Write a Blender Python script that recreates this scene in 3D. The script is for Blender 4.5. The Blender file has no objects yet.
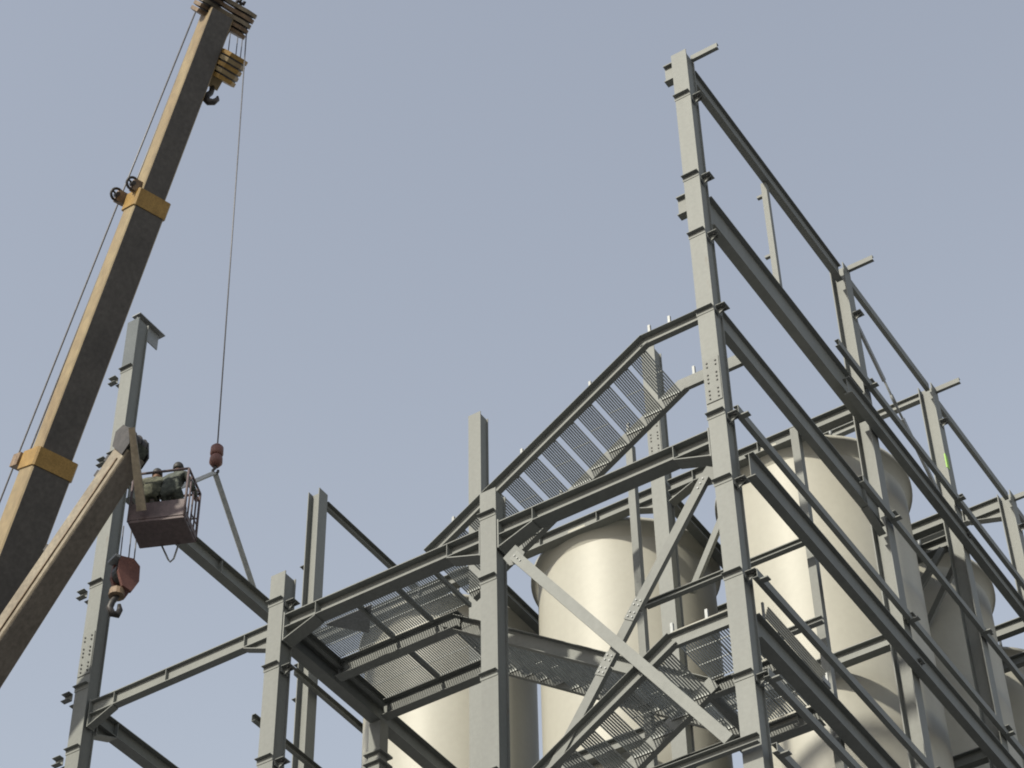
import bpy, math, random
from mathutils import Vector as V, Matrix
random.seed(7)
R = math.radians
scene = bpy.context.scene
col = scene.collection

# ------------------------------------------------------------------ camera, sky, sun, exposure
CAM = V((10.05, -21.80, 1.60))
cr = V((0.841, 0.541, -0.0154)); cd = V((-0.3791, 0.6081, 0.6975))
cd.normalize()
cr = V((math.cos(R(31.944)), math.sin(R(31.944)), 0))
cu = cr.cross(cd); cu.normalize(); cr = cd.cross(cu); cr.normalize()
roll = R(-1.2315)
r2 = cr * math.cos(roll) + cu * math.sin(roll)
u2 = -cr * math.sin(roll) + cu * math.cos(roll)
camd = bpy.data.cameras.new("camera"); cam = bpy.data.objects.new("camera", camd); col.objects.link(cam)
camd.sensor_width = 36.0; camd.lens = 2320.03 / 1024 * 36.0; camd.clip_end = 5000
cam.matrix_world = Matrix(((r2.x, u2.x, -cd.x, CAM.x), (r2.y, u2.y, -cd.y, CAM.y), (r2.z, u2.z, -cd.z, CAM.z), (0, 0, 0, 1)))
scene.camera = cam

SUN_AZ = V((-0.20, -0.98, 0)).normalized(); SUN_EL = R(36)
sun_dir = V((SUN_AZ.x * math.cos(SUN_EL), SUN_AZ.y * math.cos(SUN_EL), math.sin(SUN_EL)))
world = bpy.data.worlds.new("World"); scene.world = world; world.use_nodes = True
nt = world.node_tree
bg = nt.nodes["Background"]; sky = nt.nodes.new("ShaderNodeTexSky"); sky.sky_type = 'NISHITA'; sky.sun_disc = False
sky.sun_elevation = SUN_EL; sky.sun_rotation = math.atan2(SUN_AZ.x, SUN_AZ.y)
sky.air_density = 2.0; sky.dust_density = 1.0; sky.ozone_density = 1.0; sky.altitude = 0
hs = nt.nodes.new("ShaderNodeHueSaturation"); hs.inputs["Saturation"].default_value = 0.52      # dusty, pale air: the whole sky evenly
tn = nt.nodes.new("ShaderNodeMix"); tn.data_type = 'RGBA'; tn.blend_type = 'MULTIPLY'; tn.inputs[0].default_value = 1.0; tn.inputs[7].default_value = (0.997, 0.962, 0.988, 1)
nt.links.new(sky.outputs[0], hs.inputs["Color"]); nt.links.new(hs.outputs[0], tn.inputs[6])
nt.links.new(tn.outputs[2], bg.inputs[0]); bg.inputs[1].default_value = 0.15
sl = bpy.data.lights.new("sun", 'SUN'); sl.energy = 4.8; sl.angle = R(2.5); sl.color = (1.0, 0.94, 0.79)
so = bpy.data.objects.new("sun", sl); col.objects.link(so)
so.rotation_euler = sun_dir.to_track_quat('Z', 'Y').to_euler(); so.location = (-20, -40, 60)
vs = scene.view_settings; vs.view_transform = 'Standard'; vs.look = 'None'; vs.gamma = 1.0; vs.exposure = 0.2
vs.use_curve_mapping = False
scene.cycles.filter_width = 1.9        # phone lens, slightly soft

# ------------------------------------------------------------------ materials
def mat(name, c1, c2, scale=3.0, rough=0.6, metal=0.0, spec=0.4, streak=None, fine=0.5, bump=0.0, lo=0.35, hi=0.7, vary=0.0, rust=0.0):
    m = bpy.data.materials.new(name); m.use_nodes = True
    t = m.node_tree; b = t.nodes["Principled BSDF"]
    tc = t.nodes.new("ShaderNodeTexCoord"); mp = t.nodes.new("ShaderNodeMapping")
    t.links.new(tc.outputs["Object"], mp.inputs[0])
    if streak: mp.inputs["Scale"].default_value = streak
    n = t.nodes.new("ShaderNodeTexNoise"); n.inputs["Scale"].default_value = scale; n.inputs["Detail"].default_value = 6; n.inputs["Roughness"].default_value = 0.65
    t.links.new(mp.outputs[0], n.inputs["Vector"])
    r = t.nodes.new("ShaderNodeValToRGB"); r.color_ramp.elements[0].position = lo; r.color_ramp.elements[1].position = hi
    r.color_ramp.elements[0].color = (*c1, 1); r.color_ramp.elements[1].color = (*c2, 1)
    t.links.new(n.outputs["Fac"], r.inputs[0])
    n2 = t.nodes.new("ShaderNodeTexNoise"); n2.inputs["Scale"].default_value = scale * 9; n2.inputs["Detail"].default_value = 4
    t.links.new(tc.outputs["Object"], n2.inputs["Vector"])
    mx = t.nodes.new("ShaderNodeMix"); mx.data_type = 'RGBA'; mx.blend_type = 'OVERLAY'; mx.inputs[0].default_value = fine
    t.links.new(r.outputs[0], mx.inputs[6]); t.links.new(n2.outputs["Fac"], mx.inputs[7])
    out = mx.outputs[2]
    if rust:      # shaped rust runs and scuffs
        n3 = t.nodes.new("ShaderNodeTexNoise"); n3.inputs["Scale"].default_value = 1.7; n3.inputs["Detail"].default_value = 9; n3.inputs["Roughness"].default_value = 0.72
        m3 = t.nodes.new("ShaderNodeMapping"); m3.inputs["Scale"].default_value = (3.0, 3.0, 0.55); t.links.new(tc.outputs["Object"], m3.inputs[0]); t.links.new(m3.outputs[0], n3.inputs["Vector"])
        r3 = t.nodes.new("ShaderNodeValToRGB"); r3.color_ramp.elements[0].position = rust; r3.color_ramp.elements[1].position = rust + 0.10
        t.links.new(n3.outputs["Fac"], r3.inputs[0])
        k3 = t.nodes.new("ShaderNodeMix"); k3.data_type = 'RGBA'; k3.inputs[7].default_value = (0.095, 0.062, 0.042, 1)
        mu = t.nodes.new("ShaderNodeMath"); mu.operation = 'MULTIPLY'; mu.inputs[1].default_value = 0.6; t.links.new(r3.outputs[0], mu.inputs[0])
        t.links.new(mu.outputs[0], k3.inputs[0]); t.links.new(out, k3.inputs[6]); out = k3.outputs[2]
    if vary:      # each member was painted on its own day
        oi = t.nodes.new("ShaderNodeObjectInfo"); mr = t.nodes.new("ShaderNodeMapRange"); mr.inputs["To Min"].default_value = 1 - vary; mr.inputs["To Max"].default_value = 1 + vary
        t.links.new(oi.outputs["Random"], mr.inputs[0])
        hv = t.nodes.new("ShaderNodeHueSaturation"); t.links.new(mr.outputs[0], hv.inputs["Value"]); t.links.new(out, hv.inputs["Color"]); out = hv.outputs[0]
    t.links.new(out, b.inputs["Base Color"])
    b.inputs["Roughness"].default_value = rough; b.inputs["Metallic"].default_value = metal
    b.inputs["Specular IOR Level"].default_value = spec
    if bump:
        bp = t.nodes.new("ShaderNodeBump"); bp.inputs["Strength"].default_value = bump; bp.inputs["Distance"].default_value = 0.01
        t.links.new(n2.outputs["Fac"], bp.inputs["Height"]); t.links.new(bp.outputs[0], b.inputs["Normal"])
    return m
M_STEEL = mat("painted_steel", (0.121, 0.128, 0.122), (0.151, 0.159, 0.151), 1.6, 0.6, streak=(1, 1, 0.2), fine=0.15, lo=0.3, hi=0.72, vary=0.10, rust=0.63)
M_STEEL2 = mat("galvanised_steel", (0.18, 0.19, 0.195), (0.235, 0.245, 0.25), 3.0, 0.5, 0.2, fine=0.4)
M_GRATE = mat("grating_steel", (0.27, 0.285, 0.28), (0.36, 0.375, 0.365), 3.0, 0.6, 0.2, fine=0.4)
M_BOLT = mat("dark_bolt_steel", (0.035, 0.035, 0.035), (0.07, 0.07, 0.07), 20, 0.5, 0.3)
M_SILO = mat("cream_silo_paint", (0.315, 0.308, 0.268), (0.36, 0.353, 0.311), 0.9, 0.5, spec=0.28, streak=(1, 1, 0.10), fine=0.06, lo=0.25, hi=0.75)
M_TAN = mat("weathered_tan_paint", (0.145, 0.095, 0.047), (0.225, 0.176, 0.096), 0.55, 0.55, streak=(1, 1, 0.35), fine=0.35, lo=0.3, hi=0.62)
M_TAN2 = mat("dusty_beige_paint", (0.145, 0.12, 0.087), (0.225, 0.195, 0.146), 1.6, 0.6, fine=0.5, bump=0.1)
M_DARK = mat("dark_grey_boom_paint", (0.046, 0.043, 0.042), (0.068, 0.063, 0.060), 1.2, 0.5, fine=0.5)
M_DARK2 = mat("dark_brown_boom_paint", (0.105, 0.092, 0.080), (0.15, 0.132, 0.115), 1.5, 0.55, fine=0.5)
M_HEAD_SHADE = mat("painted_head_shade", (0.040, 0.052, 0.060), (0.055, 0.067, 0.075), 3, 0.6)  # dark slate tone that paints the shade at the tall column's head
M_YEL = mat("ochre_collar_paint", (0.20, 0.12, 0.03), (0.28, 0.175, 0.05), 4, 0.55, fine=0.5)
M_BROWN = mat("grimy_brown_steel", (0.10, 0.065, 0.04), (0.24, 0.17, 0.11), 5, 0.6, fine=0.6, bump=0.15)
M_BLACK = mat("greasy_black_steel", (0.018, 0.017, 0.017), (0.05, 0.045, 0.045), 6, 0.5, 0.2)
M_RED = mat("faded_red_paint", (0.085, 0.036, 0.030), (0.14, 0.062, 0.05), 4, 0.6, fine=0.5)
M_ROPE = mat("wire_rope_steel", (0.09, 0.09, 0.10), (0.16, 0.16, 0.17), 30, 0.5, 0.3)
M_SLING = mat("grey_web_sling", (0.20, 0.215, 0.22), (0.30, 0.31, 0.31), 12, 0.8)
M_RAIL = mat("purple_brown_rail_paint", (0.065, 0.048, 0.05), (0.11, 0.08, 0.082), 10, 0.6)
M_CLOTH = mat("olive_work_cloth", (0.022, 0.024, 0.017), (0.12, 0.122, 0.085), 11, 0.9, fine=0.6)
M_CLOTH2 = mat("grey_green_work_cloth", (0.02, 0.025, 0.022), (0.10, 0.11, 0.092), 12, 0.9, fine=0.6)
M_SKIN = mat("skin", (0.20, 0.11, 0.07), (0.27, 0.16, 0.11), 12, 0.6)
M_HAIR = mat("dark_hair", (0.012, 0.012, 0.012), (0.03, 0.028, 0.025), 30, 0.6)
M_GREEN = mat("lime_tape", (0.22, 0.40, 0.08), (0.30, 0.50, 0.12), 12, 0.7)
M_GROUND = mat("dry_ground", (0.115, 0.116, 0.120), (0.165, 0.166, 0.170), 0.5, 0.95, fine=0.5, bump=0.3)
M_CONC = mat("concrete_pad", (0.075, 0.076, 0.078), (0.11, 0.11, 0.11), 1.2, 0.9, fine=0.4)

# ------------------------------------------------------------------ mesh helpers
class MB:
    def __init__(s): s.v = []; s.f = []; s.sm = []
    def add(s, vs, fs, smooth=False):
        o = len(s.v); s.v += [V(p) for p in vs]
        for f in fs: s.f.append([i + o for i in f]); s.sm.append(smooth)
        return s
    def box(s, lo, hi):
        x0, y0, z0 = lo; x1, y1, z1 = hi
        return s.add([(x0,y0,z0),(x1,y0,z0),(x1,y1,z0),(x0,y1,z0),(x0,y0,z1),(x1,y0,z1),(x1,y1,z1),(x0,y1,z1)],
                     [(0,3,2,1),(4,5,6,7),(0,1,5,4),(1,2,6,5),(2,3,7,6),(3,0,4,7)])
    def prism(s, prof, p0, p1, u, v, prof1=None):
        p0, p1, u, v = V(p0), V(p1), V(u), V(v); n = len(prof); q = prof1 or prof
        a = [p0 + u * x + v * y for x, y in prof]; b = [p1 + u * x + v * y for x, y in q]
        fs = [tuple(range(n - 1, -1, -1)), tuple(range(n, 2 * n))] + [(i, (i + 1) % n, n + (i + 1) % n, n + i) for i in range(n)]
        return s.add(a + b, fs)
    def obox(s, c, ax, ay, az, sx, sy, sz):
        c, ax, ay, az = V(c), V(ax), V(ay), V(az)
        return s.prism([(-sx/2,-sy/2),(sx/2,-sy/2),(sx/2,sy/2),(-sx/2,sy/2)], c - az*sz/2, c + az*sz/2, ax, ay)
    def tube(s, path, r, n=8, close=False):
        path = [V(p) for p in path]; rr = r if isinstance(r, (list, tuple)) else [r] * len(path)
        vs = []; prev = None
        for i, p in enumerate(path):
            if close: t = path[(i + 1) % len(path)] - path[i - 1]
            else: t = path[min(i + 1, len(path) - 1)] - path[max(i - 1, 0)]
            t.normalize()
            a = (prev - t * prev.dot(t)) if prev else t.orthogonal()
            a.normalize(); prev = a; b = t.cross(a)
            vs += [p + (a * math.cos(2*math.pi*k/n) + b * math.sin(2*math.pi*k/n)) * rr[i] for k in range(n)]
        m = len(path); fs = []
        for i in range(m if close else m - 1):
            j = (i + 1) % m
            fs += [(i*n+k, i*n+(k+1)%n, j*n+(k+1)%n, j*n+k) for k in range(n)]
        o = len(s.v); s.add(vs, fs, True)
        if not close: s.add([], []); s.f += [[o+k for k in range(n-1,-1,-1)], [o+(m-1)*n+k for k in range(n)]]; s.sm += [False, False]
        return s
    def lathe(s, prof, c, n=48, smooth=True, axis=V((0,0,1))):
        c = V(c); ax = V(axis).normalized(); a = ax.orthogonal().normalized() if abs(ax.z) < 0.99 else V((1,0,0)); b = ax.cross(a)
        vs = [c + ax*z + (a*math.cos(2*math.pi*k/n) + b*math.sin(2*math.pi*k/n))*r for r, z in prof for k in range(n)]
        fs = [(i*n+k, i*n+(k+1)%n, (i+1)*n+(k+1)%n, (i+1)*n+k) for i in range(len(prof)-1) for k in range(n)]
        return s.add(vs, fs, smooth)
    def build(s, name, m, parent=None, org=None):
        org = V(org) if org is not None else (parent.matrix_world.translation.copy() if False else (V(parent["_o"]) if parent is not None else (s.v[0].copy() if s.v else V())))
        me = bpy.data.meshes.new(name); me.from_pydata([p - org for p in s.v], [], s.f)
        me.polygons.foreach_set("use_smooth", s.sm); me.materials.append(m); me.update()
        import bmesh
        bm = bmesh.new(); bm.from_mesh(me); bmesh.ops.recalc_face_normals(bm, faces=bm.faces); bm.to_mesh(me); bm.free()
        o = bpy.data.objects.new(name, me); col.objects.link(o)
        if parent is not None:
            o.parent = parent
            po = V(parent["_o"]); o.location = org - po
        else: o.location = org
        o["_o"] = tuple(org)
        return o

def thing(name, label, cat, loc, group=None):
    o = bpy.data.objects.new(name, None); col.objects.link(o); o.location = loc; o.empty_display_size = 0.2
    o["_o"] = tuple(loc); o["label"] = label; o["category"] = cat
    if cat: o["kind"] = "thing"
    if group: o["group"] = group
    return o
def tag(o, label, cat, group=None):
    o["kind"] = "thing"
    o["label"] = label; o["category"] = cat
    if group: o["group"] = group
    return o
def I(h, b, tf=0.016, tw=0.010):   # u = flange width, v = depth, top at v=0
    return [(-b/2,-h),(b/2,-h),(b/2,-h+tf),(tw/2,-h+tf),(tw/2,-tf),(b/2,-tf),(b/2,0),(-b/2,0),(-b/2,-tf),(-tw/2,-tf),(-tw/2,-h+tf),(-b/2,-h+tf)]
def Ch(h, b, t=0.010):             # channel: web at u=0, flanges towards +u, top at v=0
    return [(0,-h),(b,-h),(b,-h+t),(t,-h+t),(t,-t),(b,-t),(b,0),(0,0)]
def sq(w, h=None): h = h or w; return [(-w/2,-h/2),(w/2,-h/2),(w/2,h/2),(-w/2,h/2)]
def horiz(p0, p1):
    a = (V(p1) - V(p0)).normalized(); side = V((0,0,1)).cross(a); 
    if side.length < 1e-3: side = V((1,0,0))
    side.normalize(); return a, side, a.cross(side)
def boltmesh(mb, c, n, r=0.017, h=0.016):
    n = V(n).normalized(); a = n.orthogonal().normalized(); b = n.cross(a); c = V(c)
    p = [(r*math.cos(k*math.pi/3), r*math.sin(k*math.pi/3)) for k in range(6)]
    mb.prism(p, c, c + n*h, a, b)

# ------------------------------------------------------------------ ground
g = MB(); N = 40; S = 1500.0
vs = []; fs = []
for i in range(N+1):
    for j in range(N+1):
        fx = (i/N*2-1); fy = (j/N*2-1); x = math.copysign(abs(fx)**3, fx)*S; y = math.copysign(abs(fy)**3, fy)*S
        vs.append((x, y, -0.02 + (random.uniform(-0.02, 0.02) if abs(x) < 60 and abs(y) < 60 else random.uniform(-0.4, 0.3) if max(abs(x),abs(y)) > 120 else 0)))
for i in range(N):
    for j in range(N): a = i*(N+1)+j; fs.append((a, a+N+1, a+N+2, a+1))
g.add(vs, fs); go = g.build("ground", M_GROUND); go["kind"] = "structure"
p = MB().box((-14.5, -1.6, -0.1), (2.2, 18.5, 0.16)).build("foundation_slab", M_CONC); p["kind"] = "structure"

# ------------------------------------------------------------------ columns
def column(label, x1, y0, top, kind, cleats=(), side_cleats=(), splice=None, back_cleats=(), z0=0.16, w=0.28):
    x0 = x1 - w; y1 = y0 + w; cx, cy = (x0+x1)/2, (y0+y1)/2
    t = thing("steel_column", label, "column", (cx, cy, z0), "columns of the steel frame")
    mb = MB()
    if kind == 'F': mb.prism([(a, b + w/2) for a, b in I(w, w, 0.018, 0.012)], (cx, cy, z0), (cx, cy, top), (1,0,0), (0,1,0))
    else: mb.prism([(a, b + w/2) for a, b in I(w, w, 0.018, 0.012)], (cx, cy, z0), (cx, cy, top), (0,1,0), (1,0,0))
    mb.build("shaft", M_STEEL, t)
    if kind == 'F': MB().box((x1-0.040, y0+0.0185, z0+0.2), (x1-0.028, y1-0.0185, top-0.02)).build("side_plate", M_STEEL, t)
    MB().box((x0-0.08, y0-0.08, z0), (x1+0.08, y1+0.08, z0+0.03)).build("base_plate", M_STEEL, t)
    fy = y0 if kind == 'F' else y0
    for z in cleats:       # angle cleats on the front flange
        MB().prism([(0,0),(0,-0.09),(0.008,-0.09),(0.008,-0.008),(0.07,-0.008),(0.07,0)], (x0-0.012, fy, z), (x1-0.005, fy, z), (0,-1,0), (0,0,1)).build("cleat", M_STEEL, t)
    for z in side_cleats:  # on the +X side
        c = MB().prism([(0,0),(0,-0.10),(0.010,-0.10),(0.010,-0.010),(0.16,-0.010),(0.16,0)], (x1, y0+0.04, z), (x1, y0+0.22, z), (1,0,0), (0,0,1))
        c.prism([(0,0),(0.15,-0.01),(0,-0.12)], (x1, y0+0.12, z-0.01), (x1, y0+0.13, z-0.01), (1,0,0), (0,0,1))
        cl = c.build("side_cleat", M_STEEL, t)
        for yb in (0.09, 0.17): b = MB(); boltmesh(b, (x1+0.10, y0+yb, z-0.010), (0,0,-1), 0.02, 0.03); b.build("bolt", M_BOLT, cl)
    for z in back_cleats:  # on the -X side
        c = MB().prism([(0,0),(0,-0.11),(-0.010,-0.11),(-0.010,-0.010),(-0.15,-0.010),(-0.15,0)], (x0, y0+0.06, z), (x0, y0+0.20, z), (1,0,0), (0,0,1))
        c.build("side_cleat", M_STEEL, t)
    if splice:             # bolted splice plate on the front flange
        z = splice; fx0, fx1 = x0+0.012, x1-0.012
        pl = MB().box((fx0, fy-0.014, z), (fx1, fy, z+0.86)).build("splice_plate", M_STEEL, t)
        for k in range(10):
            if k in (3, 7): continue
            for bx in (x0+0.075, x1-0.065):
                b = MB(); boltmesh(b, (bx, fy-0.014, z+0.07+k*0.079), (0,-1,0), 0.016, 0.016); b.build("bolt", M_BOLT, pl)
    return t
K = column("tallest steel column at the near corner, with its bolted splice above the X brace", 0.0, 0.0, 32.48, 'F',
           (31.37, 29.36, 28.02, 26.32, 24.21, 22.95, 21.28, 19.60, 17.9), (31.30, 29.30, 27.95, 26.35, 24.15, 22.90, 21.25, 19.55), 24.42)
column("short column between the stair flight and the platform, a paler column rising behind it", -3.87, 0.0, 24.64, 'F', (24.19, 22.97, 21.25, 19.6))
column("short column under the end of the slung beam, at the platform's outer corner", -7.78, 0.0, 24.84, 'F', (24.30, 23.05, 21.36), (24.25, 23.0, 21.3))
column("tall column standing behind the man basket and the beige boom", -11.68, 0.0, 32.75, 'F', (31.5, 29.4, 28.0, 26.45, 24.30, 23.08), (), 24.5, (31.25, 29.2, 26.2, 24.05, 22.85))
column("bolted column of the second row seen under the upper stair flight", -3.89, 5.6, 32.35, 'F', (), (), 29.6)
column("tall bare column rising out behind the short column beside the stairs", -7.77, 5.6, 32.70, 'F')
column("column with open web behind the platform carrying a girt at its top", -11.63, 5.6, 32.62, 'W', (), (), None, (30.8, 28.4, 27.6))
column("second column along the cladding side, nearest one to the big cream silo", 0.05, 5.6, 32.28, 'W', (), (31.0, 29.3, 26.3, 24.2, 23.3, 21.3))
column("third column along the cladding side, with lime tape on its upper shaft", 0.07, 9.2, 32.15, 'W', (), (31.2, 29.3, 28.4, 26.2, 24.2))
column("fourth and farthest column along the cladding side at the picture edge", 0.07, 12.8, 32.10, 'W', (), (31.2, 29.3, 28.4))
column("column behind the gap between the platform silo and the middle silo", -7.77, 9.2, 29.9, 'F')
column("column wholly behind the corner column in the third row", -3.89, 9.2, 31.9, 'F')
column("column of the third row behind the crane-side platform", -11.63, 9.2, 32.5, 'W')
hdc = MB().box((-11.958, -0.006, 31.52), (-11.682, -0.001, 32.74)).build("head_shade", M_HEAD_SHADE, bpy.data.objects["steel_column.003"])  # added dark sheet on the column's front: boom shade put into its colour
# lime tape
tag(MB().box((0.052, 9.19, 29.98), (0.075, 9.30, 30.32)).build("marking_tape", M_GREEN), "strip of lime tape on the third column of the cladding side", "tape")

def post(label, x, y, z0, z1, w=0.12, stubs=()):
    t = thing("steel_post", label, "post", (x, y, z0), "light posts of the steel frame")
    MB().prism(Ch(w, w*0.9, 0.008), (x - w/2, y, z0), (x - w/2, y, z1), (0,1,0), (-1,0,0)).build("shaft", M_STEEL, t)
    for z in stubs:
        MB().box((x-w/2-0.02, y+0.0, z), (x+w/2-0.002, y+0.05, z+0.04)).build("cleat", M_STEEL, t)
    return t
def post2(label, x, y, z0, z1, w=0.13, stubs=()):
    t = thing("steel_post", label, "post", (x, y, z0), "light posts of the steel frame")
    MB().prism(sq(w), (x, y, z0), (x, y, z1), (1,0,0), (0,1,0)).build("shaft", M_STEEL, t)
    for z in stubs:
        MB().box((x-w/2-0.10, y-w/2, z), (x-w/2, y-w/2+0.06, z+0.05)).build("cleat", M_STEEL, t)
    return t
post2("light post hanging between the two uppermost beams of the cladding side", -0.10, 2.82, 29.022, 31.816, 0.10, (31.5, 30.0))
post2("light post from the third beam down past the big silo", -0.25, 3.05, 0.16, 26.3, 0.13)
post2("thin post in front of the middle silo, its head under the stair flight", -2.98, 2.68, 16.0, 27.05, 0.12, ())
pp = post2("post carrying the platform's inner edge, with two collar plates", -7.85, 2.68, 0.16, 23.52, 0.22)
for z in (22.72, 22.90):
    MB().box((-8.02, 2.51, z), (-7.68, 2.85, z+0.035)).build("collar_plate", M_STEEL, pp)

# ------------------------------------------------------------------ beams
def beam(label, p0, p1, h, b, haunch=(0, 0), stiff=(), end_plates=False, name="steel_beam", group="beams of the steel frame", hl=0.5, hd=0.22, m=M_STEEL, tf=0.016):
    """I beam; z of p0/p1 is the top of the beam"""
    p0, p1 = V(p0), V(p1); a, side, up = horiz(p0, p1); L = (p1 - p0).length
    t = thing(name, label, "beam", p0, group)
    tw = 0.010
    # top flange, web, bottom flange as one rolled section
    MB().prism(I(h, b, tf, tw), p0, p1, side, up).build("rolled_section", m, t)
    for e, on in ((0, haunch[0]), (1, haunch[1])):
        if not on: continue
        q = p0 if e == 0 else p1; dirn = a if e == 0 else -a
        hm = MB(); base = q - up * h
        hm.prism([(0, 0), (hl, 0), (0, -hd)], base - side * tw/2, base + side * tw/2, dirn, up)
        f0 = base - up * hd; f1 = base + dirn * hl
        dd = (f1 - f0).normalized(); nn = side.cross(dd).normalized()
        hm.prism(sq(b, tf), f0 - up*0.009, f1 - up*0.010, side, nn)
        hm.build("haunch", m, t)
        # stiffener where the haunch starts
        st = MB(); c = f1 - up*0.0
        for sgn in (-1, 1): st.obox(c + side*sgn*(b/4+0.002) + up*(h/2), side, a, up, b/2-0.012, 0.010, h-2*tf-0.002)
        st.build("stiffener", m, t)
        if end_plates:
            MB().obox(q + dirn*0.012 - up*(h+hd)/2, side, dirn, up, b+0.02, 0.02, h+hd+0.06).build("end_plate", m, t)
    for s_ in stiff:
        st = MB(); c = p0 + a*s_ - up*h/2
        for sgn in (-1, 1): st.obox(c + side*sgn*(b/4+0.002), side, a, up, b/2-0.012, 0.010, h-2*tf-0.002)
        st.build("stiffener", m, t)
    return t
def girt(label, p0, p1, h=0.14, b=0.075, open_dir=1, name="steel_girt", cat="girt", group="girts of the cladding side", m=M_STEEL, end_cleats=()):
    p0, p1 = V(p0), V(p1); a, side, up = horiz(p0, p1)
    t = thing(name, label, cat, p0, group)
    MB().prism([(u*open_dir, v) for u, v in Ch(h, b, 0.008)], p0, p1, side, up).build("channel", m, t)
    for s_ in end_cleats:
        c = p0 + a*s_
        MB().obox(c - up*(h+0.012) - side*open_dir*0.05, a, side, up, 0.10, 0.14, 0.02).build("cleat", m, t)
    return t

ZP = 23.97
beam("haunched beam from the tall column behind the basket to the next short column", (-11.67, 0.14, ZP), (-8.07, 0.14, ZP), 0.26, 0.14, (1,1), (1.55,), True)
beam("haunched front beam along the platform's outer edge", (-7.77, 0.14, ZP), (-4.16, 0.14, ZP), 0.26, 0.24, (1,1), (), True, hl=0.6)
beam("haunched front beam above the X brace, crossing below the upper stair flight", (-3.86, 0.14, ZP), (-0.29, 0.14, ZP), 0.26, 0.24, (1,1), (), True, hl=0.6)
# cladding side, X = 0 : beams running back from the corner column
def bx(label, z, y0, y1, h, b, x=-0.05, **k): return beam(label, (x, y0, z), (x, y1, z), h, b, **k)
bx("topmost beam of the cladding side, from the corner column's head to the second column", 32.20, 0.29, 5.59, 0.38, 0.12)
bx("thick second beam of the cladding side, ending on the second column", 29.02, 0.29, 5.59, 0.66, 0.17)
bx("third beam of the cladding side crossing the head of the big silo", 26.45, 0.29, 5.59, 0.44, 0.13, haunch=(0,1), hl=0.6, hd=0.15)
bx("long platform-level beam running past all columns of the cladding side", 23.50, 0.29, 13.4, 0.44, 0.14, x=0.15)
bx("lower dark landing beam running back from the corner column", 20.70, 0.29, 5.59, 0.40, 0.18)
bx("long second-level beam from the second column to beyond the farthest", 28.45, 4.55, 13.4, 0.36, 0.14, x=0.15)
# girts on the cladding side
girt("topmost girt between the heads of the second and third columns", (0.02, 5.86, 32.15), (0.02, 9.20, 32.15), 0.18, 0.08, 1)
girt("topmost girt between the heads of the third and farthest columns", (0.02, 9.46, 32.05), (0.02, 12.80, 32.05), 0.18, 0.08, 1)
girt("topmost girt running on past the farthest column", (0.02, 13.06, 32.0), (0.02, 16.6, 32.0), 0.18, 0.08, 1)
girt("second girt from the top, starting at a cut end beside the second column", (0.19, 4.40, 29.22), (0.19, 13.5, 29.20), 0.14, 0.08, 1, end_cleats=(1.2, 4.7, 8.3))
girt("girt at the third beam's level, starting at a cut end on the second column", (0.19, 4.50, 26.22), (0.19, 13.5, 26.15), 0.13, 0.08, 1, end_cleats=(1.1, 4.6))
girt("girt just above the platform-level beam, along the whole cladding side", (0.17, 0.08, 24.26), (0.17, 13.5, 24.15), 0.14, 0.08, 1, end_cleats=(0.1, 5.6, 9.2))
girt("girt below the platform-level beam, crossing the lower body of the big silo", (0.17, 0.08, 21.26), (0.17, 13.5, 21.22), 0.14, 0.08, 1, end_cleats=(0.1, 5.6))
girt("lower girt beneath the landing beam of the cladding side", (0.17, 0.08, 19.62), (0.17, 9.0, 19.62), 0.13, 0.08, 1, end_cleats=(0.1, 5.6))
girt("lowest girt of the cladding side in the bottom corner of the view", (0.17, 0.08, 18.46), (0.17, 9.0, 18.46), 0.13, 0.08, 1, end_cleats=(0.1,))
girt("front girt crossing low over the corner column under the X brace", (-3.9, -0.10, 18.52), (0.03, -0.10, 18.52), 0.13, 0.08, -1, group="girts of the front side")
girt("back girt parallel to the low front girt, behind the lower stair flight", (-3.8, 1.9, 20.15), (-0.3, 1.9, 20.15), 0.10, 0.06, -1, group="girts of the front side")
# projecting stubs at the column heads
for x, y, z, lab in ((0.0, 0.16, 32.46, "corner column's head"), (0.06, 5.76, 32.30, "second column's head"), (0.07, 9.36, 32.14, "third column's head"), (0.07, 12.96, 32.06, "farthest column's head")):
    girt("short girt stub sticking outward from the " + lab, (x, y, z), (x+0.50, y, z), 0.11, 0.07, 1, "girt_stub", "girt", "girt stubs at the column heads")
# I-stubs on the corner column awaiting beams
for z, lab in ((32.42, "uppermost"), (29.10, "lower")):
    s_ = thing("beam_stub", lab + " short beam stub on the corner column's sky side", "beam stub", (-0.28, 0.14, z), "beam stubs on the corner column")
    MB().prism(I(0.42, 0.14, 0.02, 0.012), (-0.281, 0.14, z), (-0.48, 0.14, z), (0,1,0), (0,0,1)).build("rolled_section", M_STEEL, s_)
# second row, third row beams (along the front direction)
zr = 29.00
beam("second-row beam over the platform silo", (-11.62, 5.76, zr), (-8.06, 5.76, zr), 0.26, 0.19, stiff=(1.2, 2.4))
beam("second-row beam over the middle silo, behind the platform beam", (-7.76, 5.76, zr), (-4.18, 5.76, zr), 0.26, 0.19, haunch=(1,1), stiff=(1.2, 2.4))
beam("second-row beam over the big silo beside the corner column", (-3.88, 5.76, zr), (-0.24, 5.76, zr), 0.26, 0.19, haunch=(1,0), stiff=(1.8,))
beam("second-row support beam under the big silo's shoulder", (-3.88, 5.76, 24.02), (-0.24, 5.76, 24.02), 0.24, 0.17)
beam("second-row support beam under the middle silo's shoulder", (-7.76, 5.76, 24.02), (-4.18, 5.76, 24.02), 0.24, 0.17)
beam("second-row support beam under the platform silo's shoulder", (-11.62, 5.76, 24.02), (-8.06, 5.76, 24.02), 0.24, 0.17)
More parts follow.
